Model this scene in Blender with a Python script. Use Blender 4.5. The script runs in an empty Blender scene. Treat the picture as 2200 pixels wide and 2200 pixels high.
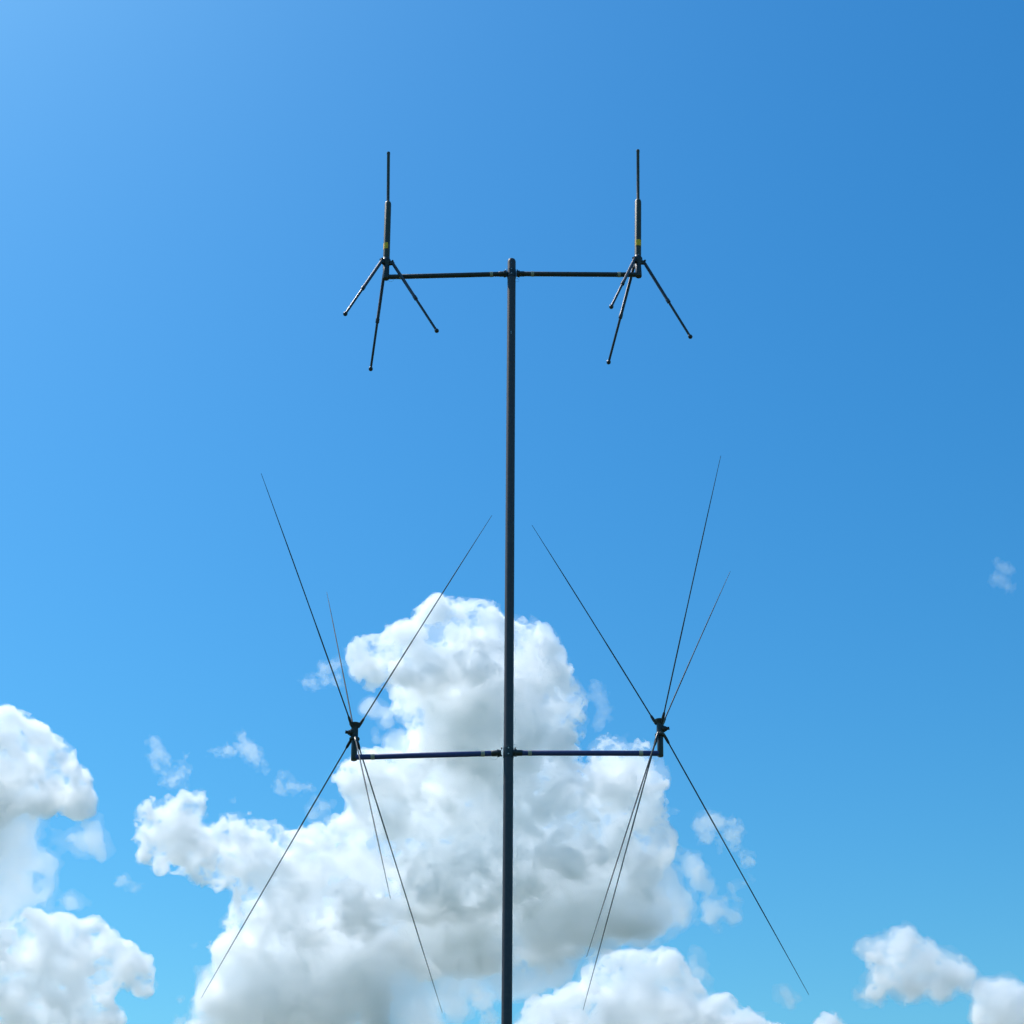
import bpy, bmesh, math, random
import numpy as np
from mathutils import Vector, Matrix
try:
    import openvdb as vdb
except Exception:
    import pyopenvdb as vdb

R = math.radians
scene = bpy.context.scene
col = scene.collection

# ------------------------------------------------------------------ camera
PITCH = R(30.0)
FPX = 3200.0                      # focal length in photo pixels (2200 px frame)
EYE = Vector((0.0, 0.0, 1.6))
CP, SP = math.cos(PITCH), math.sin(PITCH)
cam_data = bpy.data.cameras.new("camera")
cam = bpy.data.objects.new("camera", cam_data)
col.objects.link(cam)
cam.location = EYE
cam.rotation_euler = (R(90.0) + PITCH, 0.0, 0.0)
cam_data.sensor_width = 36.0
cam_data.lens = 36.0 * FPX / 2200.0
cam_data.clip_start = 0.05
cam_data.clip_end = 60000.0
scene.camera = cam

# ------------------------------------------------------------------ sky, sun, exposure
SUN_EL, SUN_AZ = R(60.0), R(-62.0)          # azimuth from the view direction (+Y), negative is to the left
world = bpy.data.worlds.new("World")
scene.world = world
world.use_nodes = True
wn, wl = world.node_tree.nodes, world.node_tree.links
wn.clear()
sky = wn.new("ShaderNodeTexSky")
sky.sky_type = 'NISHITA'
sky.sun_disc = False
sky.sun_elevation = SUN_EL
sky.sun_rotation = SUN_AZ
sky.altitude = 100.0
sky.air_density = 1.5
sky.dust_density = 1.05
sky.ozone_density = 6.0
gain = wn.new("ShaderNodeMix"); gain.data_type = 'RGBA'; gain.blend_type = 'MULTIPLY'
gain.inputs[0].default_value = 1.0
gain.inputs[7].default_value = (0.53, 0.92, 0.955, 1.0)
hs = wn.new("ShaderNodeHueSaturation")
hs.inputs['Saturation'].default_value = 1.3
bg = wn.new("ShaderNodeBackground")
bg.inputs['Strength'].default_value = 0.15
wo = wn.new("ShaderNodeOutputWorld")
wl.new(sky.outputs[0], hs.inputs['Color'])
wl.new(hs.outputs[0], gain.inputs[6])
wl.new(gain.outputs[2], bg.inputs[0])
wl.new(bg.outputs[0], wo.inputs[0])

sun_data = bpy.data.lights.new("sun", 'SUN')
sun_data.energy = 4.7
sun_data.angle = R(0.53)
sun_data.color = (1.0, 0.965, 0.925)
sun = bpy.data.objects.new("sun", sun_data)
col.objects.link(sun)
sun_dir = Vector((math.sin(SUN_AZ) * math.cos(SUN_EL), math.cos(SUN_AZ) * math.cos(SUN_EL), math.sin(SUN_EL)))
sun.rotation_euler = sun_dir.to_track_quat('Z', 'Y').to_euler()
sun.location = (-20, 20, 40)

vs = scene.view_settings
vs.view_transform = 'Standard'
vs.look = 'None'
vs.gamma = 1.0
vs.use_curve_mapping = False
vs.exposure = 0.0

cy = scene.cycles
cy.use_denoising = True
cy.max_bounces = 96
cy.volume_bounces = 80
cy.transparent_max_bounces = 64
cy.use_adaptive_sampling = True
cy.adaptive_threshold = 0.03
cy.use_light_tree = False
scene.render.film_transparent = False

# ------------------------------------------------------------------ helpers
def ray(x, y):
    """Direction through a photo pixel, with unit depth along the optical axis."""
    u, v = (x - 1100.0) / FPX, (1100.0 - y) / FPX
    return Vector((u, CP - v * SP, SP + v * CP))

MAST_Y = 7.7

def at(x, y, Y=MAST_Y):
    """The point of the vertical plane Y metres ahead that a photo pixel shows."""
    d = ray(x, y)
    return EYE + d * (Y / d.y)

def mm_per_px(x, y, Y=MAST_Y):
    return Y / ray(x, y).y / FPX

def tag(o, label=None, cat=None, group=None, kind=None):
    if label: o['label'] = label
    if cat: o['category'] = cat
    if group: o['group'] = group
    if kind: o['kind'] = kind
    return o

def empty(name, loc):
    o = bpy.data.objects.new(name, None)
    o.empty_display_size = 0.05
    col.objects.link(o)
    o.location = loc
    return o

def link(name, bm, mat, parent=None, smooth=True):
    """Links a bmesh built in world coordinates as one mesh object."""
    off = Vector(parent.matrix_basis.translation) if parent is not None else Vector((0, 0, 0))
    p = parent
    while p is not None and p.parent is not None:
        p = p.parent
        off += Vector(p.matrix_basis.translation)
    if parent is not None:
        bmesh.ops.translate(bm, verts=bm.verts, vec=-off)
    me = bpy.data.meshes.new(name)
    bm.to_mesh(me); bm.free()
    if smooth:
        for f in me.polygons: f.use_smooth = True
        try: me.set_sharp_from_angle(angle=R(40))
        except Exception: pass
    me.materials.append(mat)
    o = bpy.data.objects.new(name, me)
    col.objects.link(o)
    if parent is not None: o.parent = parent
    return o

def frame_of(d):
    d = d.normalized()
    a = Vector((0, 0, 1)) if abs(d.z) < 0.9 else Vector((1, 0, 0))
    x = d.cross(a).normalized()
    return x, d.cross(x).normalized(), d

def lathe(bm, p, q, prof, n=20):
    """Solid of revolution about the axis p->q. prof: list of (t along the axis in 0..1, radius)."""
    p, q = Vector(p), Vector(q)
    ex, ey, _ = frame_of(q - p)
    rings = []
    for t, r in prof:
        c = p.lerp(q, t)
        rings.append([bm.verts.new(c + (ex * math.cos(2 * math.pi * k / n) + ey * math.sin(2 * math.pi * k / n)) * r) for k in range(n)])
    for a, b in zip(rings, rings[1:]):
        for k in range(n):
            bm.faces.new((a[k], a[(k + 1) % n], b[(k + 1) % n], b[k]))
    bm.faces.new(rings[0][::-1]); bm.faces.new(rings[-1])
    bmesh.ops.recalc_face_normals(bm, faces=bm.faces)
    return bm

def rod(p, q, r0, r1=None, n=16, bev=0.12):
    bm = bmesh.new()
    r1 = r0 if r1 is None else r1
    L = (Vector(q) - Vector(p)).length
    e0, e1 = min(0.2, r0 * bev * 3 / L), min(0.2, r1 * bev * 3 / L)
    return lathe(bm, p, q, [(0, r0 * 0.75), (e0, r0), (1 - e1, r1), (1, r1 * 0.75)], n)

def tube_path(bm, pts, r, n=6, closed=False):
    pts = [Vector(p) for p in pts]
    m = len(pts)
    rings = []
    for i, p in enumerate(pts):
        a = pts[(i - 1) % m] if closed or i else p
        b = pts[(i + 1) % m] if closed or i < m - 1 else p
        ex, ey, _ = frame_of(b - a)
        rings.append([bm.verts.new(p + (ex * math.cos(2 * math.pi * k / n) + ey * math.sin(2 * math.pi * k / n)) * r) for k in range(n)])
    for i in range(m if closed else m - 1):
        A, B = rings[i], rings[(i + 1) % m]
        best = min(range(n), key=lambda s: (A[0].co - B[s].co).length)
        for k in range(n):
            bm.faces.new((A[k], A[(k + 1) % n], B[(k + 1 + best) % n], B[(k + best) % n]))
    if not closed:
        bm.faces.new(rings[0][::-1]); bm.faces.new(rings[-1])
    bmesh.ops.recalc_face_normals(bm, faces=bm.faces)
    return bm

def box(bm, c, ex, ey, ez, bev=0.0):
    """Box about c with half-axis vectors ex, ey, ez."""
    g = bmesh.ops.create_cube(bm, size=2.0)
    M = Matrix((ex, ey, ez)).transposed()
    for v in g['verts']: v.co = Vector(c) + M @ v.co
    if bev:
        es = {e for v in g['verts'] for e in v.link_edges}
        bmesh.ops.bevel(bm, geom=list(es), offset=bev, segments=2, affect='EDGES', profile=0.6)
    bmesh.ops.recalc_face_normals(bm, faces=bm.faces)
    return bm

# ------------------------------------------------------------------ materials
def paint(name, base, rough=0.45, worn=None, worn_amt=0.5, scale=60.0, spec=0.5, metallic=0.0):
    m = bpy.data.materials.new(name); m.use_nodes = True
    n, l = m.node_tree.nodes, m.node_tree.links
    b = n['Principled BSDF']
    b.inputs['Roughness'].default_value = rough
    b.inputs['Metallic'].default_value = metallic
    b.inputs['Specular IOR Level'].default_value = spec
    tc = n.new('ShaderNodeTexCoord')
    nz = n.new('ShaderNodeTexNoise'); nz.inputs['Scale'].default_value = scale
    nz.inputs['Detail'].default_value = 6.0; nz.inputs['Roughness'].default_value = 0.65
    l.new(tc.outputs['Object'], nz.inputs['Vector'])
    rp = n.new('ShaderNodeValToRGB')
    w = worn or tuple(c * 1.8 for c in base)
    rp.color_ramp.elements[0].position = 0.45; rp.color_ramp.elements[0].color = (*base, 1)
    rp.color_ramp.elements[1].position = 0.45 + worn_amt * 0.6; rp.color_ramp.elements[1].color = (*w, 1)
    l.new(nz.outputs['Fac'], rp.inputs['Fac'])
    l.new(rp.outputs['Color'], b.inputs['Base Color'])
    rr = n.new('ShaderNodeMapRange')
    rr.inputs['To Min'].default_value = max(0.05, rough - 0.12); rr.inputs['To Max'].default_value = min(1.0, rough + 0.15)
    l.new(nz.outputs['Fac'], rr.inputs['Value']); l.new(rr.outputs['Result'], b.inputs['Roughness'])
    bp = n.new('ShaderNodeBump'); bp.inputs['Strength'].default_value = 0.08; bp.inputs['Distance'].default_value = 0.002
    l.new(nz.outputs['Fac'], bp.inputs['Height']); l.new(bp.outputs['Normal'], b.inputs['Normal'])
    return m

M_POLE = paint('dark_pole_paint', (0.055, 0.050, 0.062), 0.6, (0.085, 0.076, 0.08), 0.6, 40, spec=0.4)
M_ARM = paint('dark_arm_paint', (0.022, 0.024, 0.026), 0.42, (0.045, 0.045, 0.042), 0.6, 60)
M_ARM_SKY = paint('arm_paint_sky_reflection', (0.032, 0.042, 0.17), 0.5, (0.055, 0.07, 0.22), 0.6, 60)  # lower arms: blue of the reflected sky put into the base colour
M_OLIVE = paint('olive_drab_paint', (0.048, 0.042, 0.020), 0.5, (0.08, 0.072, 0.04), 0.6, 70)
M_BLACK = paint('black_hardware', (0.016, 0.016, 0.017), 0.4, (0.05, 0.045, 0.04), 0.5, 120)
M_LEG = paint('dark_leg_tube', (0.034, 0.034, 0.042), 0.42, (0.055, 0.055, 0.06), 0.6, 30, spec=0.4)
M_ROD = paint('dark_rod', (0.055, 0.05, 0.042), 0.42, (0.085, 0.078, 0.065), 0.6, 80, metallic=0.2)
M_TAPE = paint('pale_tape', (0.34, 0.33, 0.27), 0.6, (0.45, 0.44, 0.36), 0.5, 150)
M_YELLOW = paint('yellow_label', (1.0, 0.50, 0.004), 0.55, (0.9, 0.45, 0.006), 0.5, 200)
M_STEEL = paint('bare_steel', (0.55, 0.55, 0.54), 0.3, (0.4, 0.4, 0.4), 0.5, 150, metallic=0.9)
M_STEEL_ROD = paint('steel_whip', (0.07, 0.07, 0.07), 0.65, (0.10, 0.10, 0.10), 0.6, 20, spec=0.25)

# ------------------------------------------------------------------ ground
def ground():
    m = bpy.data.materials.new('meadow'); m.use_nodes = True
    n, l = m.node_tree.nodes, m.node_tree.links
    b = n['Principled BSDF']; b.inputs['Roughness'].default_value = 0.9
    tc = n.new('ShaderNodeTexCoord')
    cols = []
    for sc in (0.02, 2.5):
        z = n.new('ShaderNodeTexNoise'); z.inputs['Scale'].default_value = sc; z.inputs['Detail'].default_value = 8
        l.new(tc.outputs['Object'], z.inputs['Vector']); cols.append(z)
    mx = n.new('ShaderNodeMix'); mx.data_type = 'FLOAT'; mx.inputs[0].default_value = 0.5
    l.new(cols[0].outputs['Fac'], mx.inputs[2]); l.new(cols[1].outputs['Fac'], mx.inputs[3])
    rp = n.new('ShaderNodeValToRGB')
    rp.color_ramp.elements[0].position = 0.35; rp.color_ramp.elements[0].color = (0.02, 0.035, 0.01, 1)
    rp.color_ramp.elements[1].position = 0.7; rp.color_ramp.elements[1].color = (0.06, 0.08, 0.025, 1)
    l.new(mx.outputs[0], rp.inputs['Fac']); l.new(rp.outputs['Color'], b.inputs['Base Color'])
    bm = bmesh.new()
    bmesh.ops.create_circle(bm, cap_ends=True, segments=96, radius=25000.0)
    o = link('ground', bm, m, smooth=False)
    tag(o, kind='structure')
ground()

# ------------------------------------------------------------------ mast
P_TOP = at(1099.3, 558.0)
P_LOW = at(1088.6, 2200.0)
axis = (P_TOP - P_LOW).normalized()
P_FOOT = P_LOW + axis * ((0.02 - P_LOW.z) / axis.z)
def on_pole(y):
    x = 1099.3 + (1088.6 - 1099.3) * (y - 558.0) / (2200.0 - 558.0)
    return at(x, y)

mast = empty('antenna_mast', P_FOOT)
tag(mast, 'tall dark steel mast with two cross arms standing against the clouds', 'mast')
PR = 0.027
bm = bmesh.new()
L = (P_TOP - P_FOOT).length
lathe(bm, P_FOOT, P_TOP, [(0, PR), (1 - 0.030 / L, PR), (1 - 0.012 / L, PR * 0.97), (1 - 0.004 / L, PR * 0.85), (1, PR * 0.55)], 40)
pole = link('pole', bm, M_POLE, mast)
bm = bmesh.new()
box(bm, P_FOOT + Vector((0, 0, -0.01)), Vector((0.14, 0, 0)), Vector((0, 0.14, 0)), Vector((0, 0, 0.008)), 0.003)
link('base_plate', bm, M_BLACK, mast, smooth=False)

def flange(c, d, r0, r1, t, name='collar'):
    bm = bmesh.new()
    lathe(bm, c - d * t, c + d * t, [(0, r0), (0.12, r1), (0.88, r1), (1, r0)], 24)
    return link(name, bm, M_BLACK, mast)

def bolt(c, d, r, t, parent, mat=None):
    bm = bmesh.new()
    lathe(bm, c, c + d * t, [(0, r), (0.7, r), (1, r * 0.6)], 6)
    return link('bolt', bm, mat or M_STEEL, parent)

TOWARD = Vector((0, -1, 0))
def cross_arm(p, q, r, bands, mate, mat):
    """An arm from its outer end p to the mast at q; bands: pixel x of its pale tape bands."""
    d = (q - p).normalized()
    a = link('cross_arm', rod(p, q, r, n=28), mat, mast)
    for bx in bands:
        t = (at(bx, mate(bx)).x - p.x) / (q.x - p.x)
        c = p.lerp(q, t); w = 0.0105
        bm = bmesh.new()
        lathe(bm, c - d * w, c + d * w, [(0, r), (0.04, r + 0.0016), (0.96, r + 0.0016), (1, r)], 28)
        link('tape_band', bm, M_TAPE, a)
    # sleeve that plugs the arm into the mast, with its flange and thumb bolt
    bm = bmesh.new()
    s0 = q - d * 0.055
    lathe(bm, s0, q, [(0, r), (0.05, r * 1.12), (0.55, r * 1.12), (0.6, r * 1.42), (0.8, r * 1.42), (0.84, r * 1.2), (1, r * 1.2)], 28)
    link('sleeve', bm, M_BLACK, mast)
    return a

def wire_loop(c, r, parent, tilt=0.3, squash=1.0):
    pts = []
    for k in range(20):
        a = 2 * math.pi * k / 20
        pts.append(c + Vector((math.cos(a) * r, math.sin(a) * r * tilt, math.sin(a) * r * squash)))
    bm = bmesh.new(); tube_path(bm, pts, 0.0008, 5, True)
    return link('wire_loop', bm, M_STEEL, parent)

# upper arms
UL_END, UL_IN = at(829.5, 595.2), at(1089.5, 588.6)
UR_END, UR_IN = at(1372.0, 590.3), at(1109.0, 588.4)
cross_arm(UL_END, UL_IN, 0.0162, (861.5, 1056.0), lambda x: 595.2 - 6.6 * (x - 829.5) / 260.0, M_ARM)
cross_arm(UR_END, UR_IN, 0.0162, (1144.0, 1330.0), lambda x: 588.4 + 1.9 * (x - 1109) / 263.0, M_ARM)
# lower arms
LL_END, LL_IN = at(760.5, 1627.0), at(1077.0, 1618.2)
LR_END, LR_IN = at(1418.8, 1618.6), at(1101.0, 1617.6)
cross_arm(LL_END, LL_IN, 0.0148, (801.0, 1037.6), lambda x: 1627.0 - 8.8 * (x - 760.5) / 316.5, M_ARM_SKY)
cross_arm(LR_END, LR_IN, 0.0148, (1138.6, 1377.3), lambda x: 1617.6 + 1.0 * (x - 1101) / 317.8, M_ARM_SKY)

# collars round the pole at each pair of arms, with bolts
for yy, hh in ((588.5, 0.034), (1617.5, 0.030)):
    c = on_pole(yy)
    bm = bmesh.new()
    lathe(bm, c - axis * hh, c + axis * hh, [(0, PR), (0.03, PR + 0.0022), (0.97, PR + 0.0022), (1, PR)], 40)
    link('collar', bm, M_BLACK, mast)
    for dz in (-0.5, 0.62):
        b0 = c + axis * hh * dz + TOWARD * (PR + 0.0015)
        bolt(b0, TOWARD, 0.0042, 0.004, mast)
    for sx in (-1, 1):
        b0 = c + Vector((sx * 0.037, -0.012, 0.017))
        bolt(b0, Vector((0, 0, 1)), 0.0045, 0.010, mast, M_BLACK)
        b0 = c + Vector((sx * 0.037, -0.012, -0.017))
        bolt(b0, Vector((0, 0, -1)), 0.0045, 0.008, mast, M_BLACK)
for x, y in ((1097.5, 721.0), (1097.0, 718.0), (1099.5, 570.0)):
    c = on_pole(y) + TOWARD * (PR - 0.001)
    bolt(c, TOWARD, 0.0035 if y > 600 else 0.002, 0.003, mast)
wire_loop(at(1061.5, 1628.0) + Vector((0, -0.012, 0)), 0.019, mast)
wire_loop(at(1104.5, 1609.0) + Vector((0, -0.01, 0)), 0.017, mast, 0.3, 1.5)
wire_loop(at(1406.0, 1629.0) + Vector((0, -0.012, 0)), 0.024, mast)
wire_loop(at(1111.0, 604.0) + Vector((0, -0.01, 0)), 0.012, mast, 0.3, 1.4)
wire_loop(at(840.0, 604.0) + Vector((0, -0.01, 0)), 0.016, mast)
bm = bmesh.new()

# ------------------------------------------------------------------ legs and elements: depth from equal drop and even spread
def spread(tips, Y):
    """Depths of three pixel tips that lie at one height and are spread evenly about depth Y."""
    ratio = [(ray(x, y).z / ray(x, y).y) for x, y in tips]
    K = 3 * Y / sum(1 / r for r in ratio)
    return [at(x, y, K / r) for (x, y), r in zip(tips, ratio)]

def ground_plane(base_px, top_px, tubetop_px, tube_px, label_px, feet, arm_end, label):
    base = at(*tube_px)
    t = empty('ground_plane_antenna', base)
    tag(t, label, 'antenna', 'ground plane antennas on the upper cross arm')
    B, TT, RT = at(*tube_px), at(*tubetop_px), at(*top_px)
    s = mm_per_px(*tube_px)
    d = (TT - B).normalized()
    # thick olive tube
    bm = bmesh.new(); L = (TT - B).length; r = 0.022
    lathe(bm, B, TT, [(0, r), (1 - 0.020 / L, r), (1 - 0.006 / L, r * 0.86), (1, r * 0.6)], 32)
    tube = link('radiator_tube', bm, M_OLIVE, t)
    bm = bmesh.new(); L = (RT - TT).length; r2 = 0.0105
    lathe(bm, TT - d * 0.01, RT, [(0, r2), (1 - 0.02 / L, r2), (1 - 0.018 / L, r2 * 1.12), (1 - 0.004 / L, r2 * 1.1), (1, r2 * 0.6)], 20)
    link('radiator_rod', bm, M_ROD, t)
    # yellow sticker wraps part of the tube, facing the viewer and a little to one side
    c = at(*label_px[:2]); c = B + d * ((c - B).dot(d))
    h = label_px[2] * s * 0.5 / 0.9
    a0, a1 = label_px[3], label_px[4]
    bm = bmesh.new(); prev = None; n = 14
    for k in range(n + 1):
        a = R(a0 + (a1 - a0) * k / n)
        e = Vector((math.sin(a), -math.cos(a), 0))
        cur = [bm.verts.new(c + e * (r + o) + d * hh) for hh, o in ((-h, 0.0009), (h, 0.0009))]
        if prev: bm.faces.new((prev[0], cur[0], cur[1], prev[1]))
        prev = cur
    bmesh.ops.recalc_face_normals(bm, faces=bm.faces)
    st = link('sticker', bm, M_YELLOW, t)
    # hub: flared collar, hinge ears, post down to the arm
    hc = at(*base_px)
    bm = bmesh.new()
    top = B + d * 0.045
    lathe(bm, hc, top, [(0, 0.019), (0.25, 0.024), (0.5, 0.031), (0.72, 0.030), (0.9, 0.0225), (1, 0.0212)], 28)
    link('hub', bm, M_BLACK, t)
    bm = bmesh.new()
    lathe(bm, arm_end + Vector((0, 0, -0.016)), hc + d * 0.012, [(0, 0.0195), (0.04, 0.021), (0.96, 0.021), (1, 0.019)], 28)
    link('socket', bm, M_ARM, t)
    tips = spread(feet, MAST_Y)
    axis_c = hc + d * 0.02
    for tip in tips:
        out = Vector((tip.x - axis_c.x, tip.y - axis_c.y, 0)).normalized()
        hinge = axis_c + out * 0.044 + d * 0.004
        leg = None
        v = tip - hinge; Lg = v.length; vd = v.normalized()
        # fraction of the coupling along the projected leg
        f = 0.52
        mid = hinge + v * f
        bm = bmesh.new()
        lathe(bm, hinge, tip, [(0, 0.008), (0.01, 0.0105), (f - 0.025, 0.0105), (f - 0.02, 0.0128), (f + 0.02, 0.0128), (f + 0.026, 0.0082), (0.985, 0.0078), (1, 0.006)], 18)
        leg = link('leg', bm, M_LEG, t)
        bm = bmesh.new()
        lathe(bm, tip - vd * 0.016, tip + vd * 0.012, [(0, 0.008), (0.2, 0.0125), (0.55, 0.0145), (0.8, 0.0125), (1, 0.006)], 14)
        link('foot', bm, M_BLACK, leg)
        # hinge ear with its wing nut
        side = Vector((0, 0, 1)).cross(out)
        bm = bmesh.new()
        box(bm, axis_c + out * 0.035 + d * 0.008, out * 0.016, side * 0.009, Vector((0, 0, 0.013)), 0.003)
        ear = link('hinge', bm, M_BLACK, t)
        bm = bmesh.new()
        w0 = axis_c + out * 0.046 + d * 0.018
        lathe(bm, w0 - side * 0.014, w0 + side * 0.014, [(0, 0.004), (0.1, 0.007), (0.3, 0.004), (0.7, 0.004), (0.9, 0.007), (1, 0.004)], 10)
        link('wing_nut', bm, M_BLACK, ear)
    c = B + d * 0.04 + TOWARD * 0.021
    bolt(c + Vector((-0.012 if tube_px[0] < 1100 else 0.003, 0.003, 0)), TOWARD, 0.004, 0.005, t)
    return t

ground_plane((829.8, 574.0), (834.7, 327.0), (833.7, 434.0), (829.8, 566.0), (829.5, 531.5, 15.0, -95, 26),
             ((741.7, 674.7), (938.5, 711.0), (796.4, 793.4)), UL_END,
             'three legged antenna on the upper left arm, yellow sticker wrapped round its left side')
ground_plane((1370.5, 571.0), (1370.6, 322.0), (1370.8, 429.5), (1370.4, 561.0), (1371.5, 525.0, 15.0, -52, 70),
             ((1313.2, 659.3), (1483.3, 723.8), (1307.5, 779.0)), UR_END,
             'three legged antenna on the upper right arm, yellow sticker facing front')

def biconical(post_px, hub_px, up, down, arm_end, knob_side, band, label):
    foot = arm_end
    t = empty('biconical_antenna', foot)
    tag(t, label, 'antenna', 'biconical antennas on the lower cross arm')
    top = at(*hub_px)                      # top of the flared head
    d = (top - arm_end).normalized()
    bot = arm_end - d * 0.0175
    H = (top - bot).length
    bm = bmesh.new()
    lathe(bm, bot, bot + d * (H * 0.56), [(0, 0.0155), (0.02, 0.0168), (0.97, 0.0168), (1, 0.0155)], 28)
    link('socket', bm, M_ARM, t)
    bm = bmesh.new()
    lathe(bm, bot + d * (H * 0.53), top, [(0, 0.0175), (0.05, 0.028), (0.13, 0.029), (0.24, 0.0195), (0.3, 0.0195), (0.74, 0.0195), (0.78, 0.0205), (0.95, 0.031), (0.985, 0.031), (1, 0.027)], 30)
    link('feed_head', bm, M_BLACK, t)
    if band:
        bm = bmesh.new()
        lathe(bm, bot + d * (H * 0.565), bot + d * (H * 0.625), [(0, 0.0238), (0.1, 0.0252), (0.9, 0.0248), (1, 0.022)], 28)
        link('tape_band', bm, M_TAPE, t)
    # side connector
    kb = bot + d * (H * 0.735)
    kd = Vector((knob_side, -0.25, 0.05)).normalized()
    bm = bmesh.new()
    lathe(bm, kb + kd * 0.012, kb + kd * 0.052, [(0, 0.019), (0.35, 0.019), (0.4, 0.0145), (0.6, 0.0135), (0.62, 0.009), (1, 0.009)], 18)
    link('connector', bm, M_BLACK, t)
    zc = [bot + d * (H * 0.93), bot + d * (H * 0.565)]
    for which, tips in ((0, up), (1, down)):
        c = zc[which]
        for tip in spread(tips, MAST_Y):
            v = tip - c
            out = Vector((v.x, v.y, 0)).normalized()
            root = c + out * 0.026
            v = tip - root; vd = v.normalized(); Lg = v.length
            sock = root + vd * 0.05
            bm = bmesh.new()
            lathe(bm, root - vd * 0.012, sock, [(0, 0.0075), (0.5, 0.0085), (0.85, 0.0075), (1, 0.0045)], 14)
            lug = link('element_socket', bm, M_BLACK, t)
            # tapered whip in three sections with a slight sag
            sag = Vector((0, 0, -0.010 if which == 0 else -0.004))
            bm = bmesh.new()
            N = 18; n = 10; rings = []
            ex, ey, _ = frame_of(vd)
            for k in range(N + 1):
                f = k / N
                p = sock.lerp(tip, f) - sag * (4 * f * (1 - f)) * 0.5
                r = 0.0038 if f < 0.34 else (0.0031 if f < 0.67 else 0.0031 - (f - 0.67) / 0.33 * 0.0019)
                rings.append([bm.verts.new(p + (ex * math.cos(2 * math.pi * j / n) + ey * math.sin(2 * math.pi * j / n)) * r) for j in range(n)])
            for A, Bq in zip(rings, rings[1:]):
                for j in range(n): bm.faces.new((A[j], A[(j + 1) % n], Bq[(j + 1) % n], Bq[j]))
            bm.faces.new(rings[0][::-1]); bm.faces.new(rings[-1])
            bmesh.ops.recalc_face_normals(bm, faces=bm.faces)
            link('whip_element', bm, M_STEEL_ROD, t)
    return t

biconical((760.4, 1630), (762.5, 1554.5), ((561, 1017), (1057, 1107), (702, 1272)), ((431.6, 2145), (839, 1931), (950, 2175)), LL_END, -1, False,
          'antenna of six thin rods on the lower left arm, knob on its left side')
biconical((1418.8, 1625), (1417.8, 1546.5), ((1548.6, 979), (1569, 1227.5), (1143, 1128.5)), ((1260.5, 2055), (1252.6, 2170), (1737.7, 2137)), LR_END, 1, True,
          'antenna of six thin rods on the lower right arm, pale band below its head')

# ------------------------------------------------------------------ clouds
_rng = np.random.RandomState(7)
_perm = _rng.permutation(256).astype(np.int32); _perm = np.concatenate([_perm, _perm])
_grad = _rng.normal(size=(256, 3)).astype(np.float32); _grad /= np.linalg.norm(_grad, axis=1, keepdims=True)

def pnoise(P):
    """Gradient noise at points P (N x 3), about -0.7 .. 0.7."""
    out = np.empty(len(P), np.float32)
    for s in range(0, len(P), 400000):
        p = P[s:s + 400000]
        i = np.floor(p).astype(np.int32); f = (p - i).astype(np.float32); i &= 255
        u = f * f * f * (f * (f * 6 - 15) + 10)
        acc = 0
        X0 = _perm[i[:, 0]]; X1 = _perm[(i[:, 0] + 1) & 255]
        y0, y1, z0, z1 = i[:, 1], (i[:, 1] + 1) & 255, i[:, 2], (i[:, 2] + 1) & 255
        def g(X, Y, Z, dx, dy, dz):
            h = _grad[_perm[(_perm[(X + Y) & 255] + Z) & 255]]
            return h[:, 0] * (f[:, 0] - dx) + h[:, 1] * (f[:, 1] - dy) + h[:, 2] * (f[:, 2] - dz)
        def lx(Y, Z, dy, dz):
            a, b = g(X0, Y, Z, 0, dy, dz), g(X1, Y, Z, 1, dy, dz)
            return a + u[:, 0] * (b - a)
        def ly(Z, dz):
            a, b = lx(y0, Z, 0, dz), lx(y1, Z, 1, dz)
            return a + u[:, 1] * (b - a)
        a, b = ly(z0, 0), ly(z1, 1)
        out[s:s + 400000] = a + u[:, 2] * (b - a)
    return out

CLOUD_D = 2600.0
SPX = CLOUD_D / FPX                      # metres per photo pixel at the clouds

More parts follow.
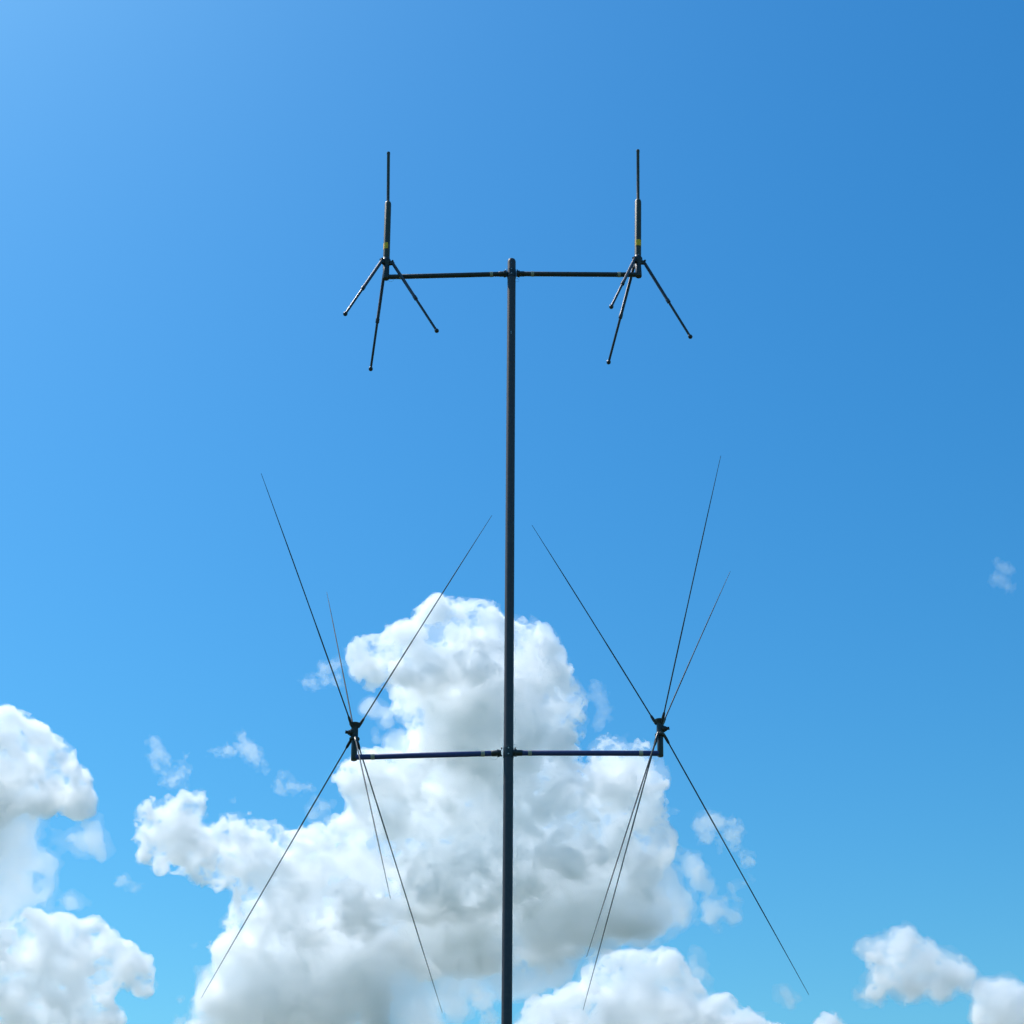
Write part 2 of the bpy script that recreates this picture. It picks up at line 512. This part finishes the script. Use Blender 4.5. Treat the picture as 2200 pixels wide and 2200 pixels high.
def cloud_layers(blobs, layers, voxel=3.9, lump=((110, 12), (56, 15), (27, 10), (13, 7.5)), warp=12.0, k=9.0, seed=0.0, depth=0.0, pad=40, flat=0.66):
    """Nested surfaces of one cloud, thin air outside to thick core inside: a soft union of blobs (x, y, radius, depth offset; in units of a photo
    pixel at the cloud's distance), roughened into billows. layers: (part name, vapour, offset outwards, feathering, hollows or None)."""
    B = np.array([(b[0], -b[1], b[3] if len(b) > 3 else 0.0, b[2]) for b in blobs], np.float32)
    lo = (B[:, :3] - B[:, 3:4]).min(0) - pad; hi = (B[:, :3] + B[:, 3:4]).max(0) + pad
    dims = np.ceil((hi - lo) / voxel).astype(int) + 1
    ax = [lo[i] + voxel * np.arange(dims[i], dtype=np.float32) for i in range(3)]
    S = np.zeros(tuple(dims), np.float32)
    for x, y, z, r in B:
        m = r + 60
        sl = tuple(slice(max(0, int((c - m - lo[i]) / voxel)), min(dims[i], int((c + m - lo[i]) / voxel) + 2)) for i, c in enumerate((x, y, z)))
        dx = (ax[0][sl[0]] - x)[:, None, None]; dy = (ax[1][sl[1]] - y)[None, :, None]; dz = (ax[2][sl[2]] - z)[None, None, :]
        d = np.sqrt(dx * dx + dy * dy + dz * dz) - r
        S[sl] += np.exp(-np.clip(d, -60, 60) / k)
    G = -k * np.log(np.maximum(S, math.exp(-60 / k)))
    near = np.abs(G) < sum(a for _, a in lump) + warp + 2 * voxel
    idx = np.nonzero(near)
    P = np.stack([ax[i][idx[i]] for i in range(3)], 1)
    val = G[idx]
    if warp: val = val + pnoise(P / 90.0 + seed + 3.1) * warp
    for wl_, a in lump:
        val = val - a * (np.abs(pnoise(P / wl_ + seed + wl_)) * 3.2 - 0.75)
    G[idx] = val
    parts = []
    for li, (pname, mat, grow_by, feather, foam) in enumerate(layers):
        st = 2 if foam is None and voxel > 3 else 1          # thin outer air is smooth enough for a coarser surface
        vx = voxel * st
        F = G[::st, ::st, ::st] - grow_by
        axs = [a[::st] for a in ax]
        if feather:
            f_amp, f_size = feather
            idx = np.nonzero(np.abs(F) < f_amp * 1.5 + 2 * vx)
            P = np.stack([axs[i][idx[i]] for i in range(3)], 1)
            n = np.zeros(len(P), np.float32)
            for o, wgt in ((1.0, 1.0), (0.5, 0.7), (0.25, 0.5), (0.125, 0.35)):
                if f_size * o < 2.0 * vx: break
                n += wgt * pnoise(P / (f_size * o) + seed + 7.3 * li + 2.0 * o)
            F[idx] += f_amp * n * 1.5
        if foam:
            # hollows: gaps of clearer air of many sizes between the clumps of vapour
            t0, t1, size = foam
            ins = np.nonzero(F < 2 * vx)
            P = np.stack([axs[i][ins[i]] for i in range(3)], 1)
            cav = np.zeros(len(P), np.float32); sq = np.array([1.0, 1.15, 1.0], np.float32)
            for o, wgt in ((1.0, 1.0), (0.5, 0.6), (0.25, 0.38), (0.125, 0.24)):
                if size * o < 2.0 * vx: break
                cav += wgt * pnoise(P * sq / (size * o) + seed * 1.7 + 5.0 * o)
            g0 = F[ins]
            t = t0 + (t1 - t0) * np.exp(-(g0 / 14.0) ** 2)
            F[ins] = np.maximum(g0, (cav - t) * size * 0.7)
        g = vdb.FloatGrid(4 * vx)
        g.copyFromArray(np.clip(F, -4 * vx, 4 * vx))
        co, quads = g.convertToQuads(isovalue=0.0)
        co = np.asarray(co, np.float32) * vx + lo
        nq = len(quads)
        # to the world: out along the line of sight, the cloud's depth a little flatter than its width
        u, v = (co[:, 0] - 1100.0) / FPX, (1100.0 + co[:, 1]) / FPX
        z = CLOUD_D + depth + co[:, 2] * SPX * flat
        W = np.stack([u * z, (CP - v * SP) * z, EYE.z + (SP + v * CP) * z], 1)
        org = W.mean(0)
        me = bpy.data.meshes.new(pname)
        me.vertices.add(len(co)); me.vertices.foreach_set('co', (W - org).astype(np.float32).ravel())
        me.loops.add(nq * 4); me.loops.foreach_set('vertex_index', np.asarray(quads, np.int32)[:, ::-1].ravel())
        me.polygons.add(nq); me.polygons.foreach_set('loop_start', np.arange(nq, dtype=np.int32) * 4)
        me.update(calc_edges=True)
        parts.append((pname, mat, me, Vector(org.tolist())))
    return parts

def vapour(name, mfp_px, g=0.66, color=(0.9975, 0.999, 0.9998)):
    m = bpy.data.materials.new(name); m.use_nodes = True
    n, l = m.node_tree.nodes, m.node_tree.links
    n.clear()
    s = n.new('ShaderNodeVolumeScatter')
    s.inputs['Color'].default_value = (*color, 1)
    s.inputs['Density'].default_value = 1.0 / (mfp_px * SPX)
    s.inputs['Anisotropy'].default_value = g
    o = n.new('ShaderNodeOutputMaterial')
    l.new(s.outputs[0], o.inputs['Volume'])
    try: m.cycles.homogeneous_volume = True
    except Exception: pass
    return m

V_CORE = vapour('core_vapour', 33.0, color=(0.976, 0.9945, 1.0))  # bluish tone of the cloud's shaded parts put into the scatter colour
V_BODY = vapour('body_vapour', 11.0)
V_VEIL = vapour('veil_vapour', 100.0)
V_MID = vapour('mid_vapour', 34.0)
V_WISP = vapour('wispy_vapour', 42.0)
V_FAINT = vapour('faint_vapour', 120.0)

def cloud(label, parts, group=None, name='cloud'):
    t = None
    for pname, mat, me, org in parts:
        if t is None:
            t = empty(name, org)
            tag(t, label, 'cloud', group, 'stuff')
        me.materials.append(mat)
        o = bpy.data.objects.new(pname, me); col.objects.link(o)
        o.parent = t; o.location = org - t.location
        o['kind'] = 'stuff'
    return t

def shred(x, y, length, angle, r, n=None, seed=0, spread=0.9):
    """Blobs of a torn wisp: a ragged chain of small clumps, thick in the middle, drawn out along an angle (degrees, clockwise from right)."""
    rn = random.Random(int(x * 7 + y * 13 + seed))
    n = n or max(5, int(length / r * 1.6))
    a = R(angle); out = []
    for k in range(n):
        f = rn.uniform(-1, 1)
        rr = r * (1 - 0.72 * f * f) * rn.uniform(0.35, 1.0)
        t = f * length * 0.5; o = rn.gauss(0, r * spread) * (1 - 0.5 * abs(f))
        out.append((x + t * math.cos(a) - o * math.sin(a), y + t * math.sin(a) + o * math.cos(a), max(rr, 3.5), rn.uniform(-1, 1) * r))
    return out

MAIN = [
 # tower
 (945,1345,74,0),(1040,1355,74,20),(872,1388,62,-20),(815,1430,54,-30),(832,1396,44,-20),(775,1436,40,-20),(1115,1408,84,20),(1165,1450,72,0),(1180,1520,74,10),
 (1000,1470,140,0),(905,1500,72,-30),(1080,1560,120,20),(1000,1590,130,10),(1170,1590,84,20),(1040,1540,110,120),
 (862,1452,42,-110),(925,1450,40,-120),(1010,1420,46,-120),
 # shoulders right
 (1210,1602,44,-60),(1308,1627,54,-20),(1364,1642,48,-20),(1402,1664,50,-10),(1330,1720,108,0),(1370,1820,94,10),
 # lobe left
 (786,1662,64,-20),(850,1692,88,0),(870,1642,44,0),(780,1700,44,-60),
 # body
 (1000,1700,145,20),(1120,1720,140,40),(1200,1760,140,0),(950,1800,130,0),(1100,1850,140,0),(850,1790,110,-20),(1250,1860,115,-20),
 (1232,1850,52,-150),(1290,1840,34,-140),(1180,1818,34,-140),(1010,1905,80,-110),(920,1925,74,-110),(1120,1900,50,-110),
 # left wing
 (338,1768,54,0),(402,1748,54,-10),(322,1815,46,0),(350,1850,32,10),(405,1810,64,0),(482,1800,54,10),(500,1772,34,0),(560,1815,52,-10),(612,1810,50,-10),(672,1806,50,0),
 (740,1790,58,0),(470,1865,54,0),(560,1880,76,10),(650,1880,88,0),(745,1870,100,0),(430,1850,50,10),
 # lower body
 (570,1960,86,0),(535,2055,88,20),(525,2140,90,10),(650,2000,125,0),(700,2100,130,40),(810,1990,115,20),(480,2190,90,0),(620,2190,120,40),(760,2170,90,20),
 (745,1945,60,-100),(805,1965,54,-100),(638,2036,30,-110),(668,2052,26,-110),
 (1000,1970,105,10),(1120,1975,105,30),(1230,1950,105,20),(1330,1930,90,10),(960,2035,62,0),(1080,2035,60,10),(900,2050,62,10),(1020,2045,60,0),(1180,2020,60,20),
]
MAIN_SOFT = [(1410,1895,60,0),(1440,1950,52,0),(1380,1990,56,0),(840,2090,80,0),(900,2080,50,0),(875,2128,34,-30),(930,2130,40,0),(900,2190,60,0),(980,2160,40,0),
             (1190,2060,66,0),(1060,2070,50,0),(860,1600,40,0),(470,2110,50,30),(1010,2110,46,0),(1090,2105,44,0),(960,2100,50,0),(1140,2110,40,20),(860,2180,60,0)]
MAIN_SHREDS = (shred(440,2080,120,80,20) + shred(425,2150,110,100,20) + shred(395,2195,80,-20,18) + shred(1490,1885,150,20,26) + shred(1545,1965,110,75,22) + shred(1500,1960,120,-20,22) + shred(1470,1840,80,10,16) + shred(820,1540,120,60,20) + shred(795,1500,80,70,14)
               + shred(845,1590,90,10,16) + shred(700,1735,90,-15,16) + shred(1245,1540,110,80,16) + shred(490,1716,40,40,14) + shred(1580,1920,60,70,12) + shred(690,1755,60,5,12))
MAIN_CORE = [(1000,1580,88,-75),(1070,1530,66,-60),(960,1545,56,-60),(1120,1590,56,-50),(1050,1630,60,-70),(1250,1985,60,-90),(1335,1965,54,-80),(1160,1995,58,-90),(1390,1985,40,-60),(965,2045,52,-70),(1060,2035,52,-90),(890,2045,48,-60),(600,2145,95,-60),(525,2095,68,-50),(700,2140,84,-60),(470,2150,50,-40),(780,2130,60,-60),(560,2200,70,-50),(890,1865,44,-90),(620,1945,60,-50),
 (1010,1470,95,50),(1080,1470,90,70),(1050,1560,110,60),(1000,1640,90,30),(1230,1890,90,50),(1330,1900,70,30),(1080,1910,95,50),(960,1960,80,30),(600,2040,95,50),(730,2050,100,50),(640,2150,100,60),(520,2140,64,30),(1180,2000,72,0),(1290,1975,80,0),(1000,2040,70,-10),(1390,1960,56,0),(900,2030,60,0)]
LOWR_CORE = [(1390,2150,62,-50),(1450,2180,52,-40),(1330,2200,70,-50)]
RIGHT_CORE = [(2005,2098,32,-26),(2045,2104,24,-20)]
LOWR = [(1300,2092,56,0),(1360,2087,54,0),(1430,2092,56,10),(1380,2150,80,0),(1465,2150,58,0),(1235,2157,48,-10),(1160,2174,44,-10),(1200,2210,70,0),(1300,2190,90,0),(1445,2210,84,0),(1150,2240,64,0),(1300,2260,110,0),(1552,2166,36,0),(1600,2208,46,0),(1520,2215,60,0),(1660,2235,44,0),(1780,2222,48,0),(1720,2245,44,0)]
LOWR_SOFT = shred(1510,2165,110,15,24) + shred(1640,2200,120,10,22) + shred(1500,2075,90,60,14) + shred(1690,2140,60,75,9) + [(1545,2190,44,0),(1640,2230,40,0)]
LEFT = [(15,1570,54,0),(68,1598,50,0),(118,1634,46,0),(150,1690,50,0),(172,1728,38,0),(100,1700,58,0),(40,1680,70,0),(-40,1600,80,0),(-70,1700,110,0)]
LEFT_SOFT = ([(30,1840,56,0),(24,1915,50,0),(10,1775,66,0),(-30,1820,80,0),(-10,1880,50,0),(-20,1950,56,0),(60,1745,44,0)] + shred(60,1800,130,20,30) + shred(170,1815,130,12,16) + shred(100,1845,60,40,14) + shred(30,1880,90,70,24)
             + shred(92,1895,46,-60,12) + shred(95,1930,60,70,18) + shred(30,1930,110,60,24) + shred(160,1938,40,10,8) + shred(200,1775,60,35,12))
LOWL = [(70,2000,46,0),(130,2004,44,0),(196,2017,46,-10),(250,2062,46,0),(290,2082,38,0),(306,2114,30,0),(20,2045,62,0),(120,2070,70,0),(205,2095,60,0),(40,2140,80,0),(130,2170,70,0),(220,2188,44,0),(-40,2100,90,0),(100,2240,80,0)]
RIGHT = [(2072,2108,24,0),(2094,2124,18,0)] + shred(2060,2104,80,25,20) + shred(1900,2120,90,8,20) + shred(1870,2136,70,-12,14) + shred(1850,2030,40,60,12) + [(1938,2030,46,0),(1882,2044,36,0),(1990,2062,44,0),(2040,2084,38,0),(2068,2092,26,0),(1905,2085,40,20),(1960,2110,46,0),(1880,2130,24,0),(2020,2122,38,0)]
FARR = [(2118,2127,28,0),(2158,2132,32,0),(2192,2172,52,0),(2130,2180,44,0),(2230,2190,60,0)]
PUFF = shred(1512,1775,66,80,17) + shred(1545,1768,80,8,18) + shred(1572,1796,66,70,17) + shred(1535,1800,60,10,11) + shred(1600,1850,90,62,13) + [(1508,1772,20,0),(1545,1768,20,0),(1570,1795,20,0)]
WISP_A = shred(345,1655,70,48,9) + shred(372,1682,60,15,14) + shred(392,1655,70,-78,11) + shred(338,1612,50,65,6) + shred(352,1628,40,50,6)
WISP_B = shred(530,1607,64,25,17) + shred(545,1618,50,50,13) + shred(485,1614,60,-8,7) + shred(562,1648,34,50,6) + [(530,1606,17,0),(545,1616,14,0)]
WISP_C = shred(620,1675,44,35,8) + shred(642,1690,50,-4,8) + shred(604,1694,34,70,4)
WISP_D = shred(272,1903,48,28,10) + shred(258,1894,24,-10,6)
WISP_E = shred(712,1434,66,-28,13) + shred(668,1464,40,40,7) + shred(700,1462,60,10,7)
WISP_F = shred(1281,1490,50,76,6) + shred(1298,1518,56,68,7) + shred(1290,1545,36,-60,5)
WISP_G = shred(2150,1232,50,50,13) + shred(2140,1238,36,-70,9) + shred(2164,1250,40,65,8)
WISP_H = shred(1043,2152,60,48,20) + shred(1052,2185,50,30,18) + [(1043,2150,20,0)]

def grow(bl, r): return [(b[0], b[1], b[2] + r, b[3]) for b in bl]

SM = dict(voxel=3.9, lump=((60, 7), (28, 7), (14, 4)), warp=8.0, k=7.0)
SOFT = dict(voxel=4.0, lump=((40, 8), (20, 5)), warp=10.0, k=9.0)
WISPY = dict(voxel=2.4, lump=((16, 3), (9, 2)), warp=8.0, k=4.0)
SMALL = [('cloud_veil', V_VEIL, 3, (6, 26), None), ('cloud_body', V_BODY, 0, (3, 16), (-0.1, 0.30, 60.0))]
CORE = [('cloud_core', V_CORE, 0, (14, 60), None)]
THIN = [('cloud_veil', V_VEIL, 4, (8, 26), None), ('cloud_body', V_MID, -1, (8, 26), None), ('cloud_core', V_BODY, -8, (8, 30), (-0.05, 0.1, 50.0))]
def scraps(mat): return [('cloud_veil', V_FAINT, 4, (9, 22), None), ('cloud_body', mat, -1, (9, 18), None)]
def loose(mat): return [('cloud_veil', V_FAINT, 6, (14, 44), None), ('cloud_body', mat, -4, (14, 44), None)]

cloud('towering white cumulus behind the mast, grey in its middle, the largest cloud',
      cloud_layers(MAIN, [('cloud_veil', V_VEIL, 4, (8, 40), None), ('cloud_body', V_BODY, 0, (3, 18), (-0.16, 0.26, 80.0))], seed=1.0)
      + cloud_layers(MAIN_SOFT, loose(V_WISP), seed=2.0, **SOFT)
      + cloud_layers(MAIN_SHREDS, scraps(V_WISP), seed=23.0, **dict(WISPY, voxel=3.4))
      + cloud_layers(MAIN_CORE, CORE, seed=20.0, **SOFT))
cloud('white cloud low behind the mast foot, under the right side of the great cumulus',
      cloud_layers(LOWR, SMALL, seed=3.0, depth=380, **SM) + cloud_layers(LOWR_SOFT, loose(V_WISP), seed=4.0, depth=380, **SOFT)
      + cloud_layers(LOWR_CORE, CORE, seed=21.0, depth=380, **SOFT))
cloud('upper one of two bright clouds at the left edge, grey veil under it',
      cloud_layers(grow(LEFT, 3), SMALL, seed=5.0, **SM) + cloud_layers(LEFT_SOFT, loose(V_WISP), seed=6.0, **SOFT))
cloud('lower one of two bright clouds at the left edge, lumpy and cut by the frame',
      cloud_layers(grow(LOWL, 6), SMALL, seed=7.0, **SM))
cloud('small hook shaped pale cloud low in the open blue sky', cloud_layers(grow(RIGHT, 3), THIN, seed=8.0, **SM) + cloud_layers(RIGHT_CORE, CORE, seed=22.0, **SOFT))
cloud('white cloud in the lower right corner beside the small hook shaped cloud', cloud_layers(grow(FARR, 9), THIN, seed=9.0, **SM))
for lab, bl, sd, mt in (
    ('little round puff crossed by the outermost rod of the lower right antenna', PUFF, 10.0, V_MID),
    ('thin hooked wisp over the left wing of the great cumulus', WISP_A, 11.0, V_WISP),
    ('small ragged puff in the blue left of the lower left antenna', WISP_B, 12.0, V_MID),
    ('faint scrap of cloud between the ragged puff and the left slanting rod', WISP_C, 13.0, V_WISP),
    ('tiny scrap of cloud in the blue gap between left clouds and great cumulus', WISP_D, 14.0, V_WISP),
    ('thin wisp beside the left tip of the cumulus tower, behind two rods', WISP_E, 15.0, V_WISP),
    ('faint streak right of the cumulus tower', WISP_F, 16.0, V_FAINT),
    ('lone faint smudge of cloud high in the empty blue at the right edge', WISP_G, 17.0, V_FAINT),
    ('small puff close beside the mast at the bottom of the photo', WISP_H, 18.0, V_MID)):
    cloud(lab, cloud_layers(bl, scraps(mt), seed=sd, **WISPY), 'small scraps of cloud round the great cumulus')
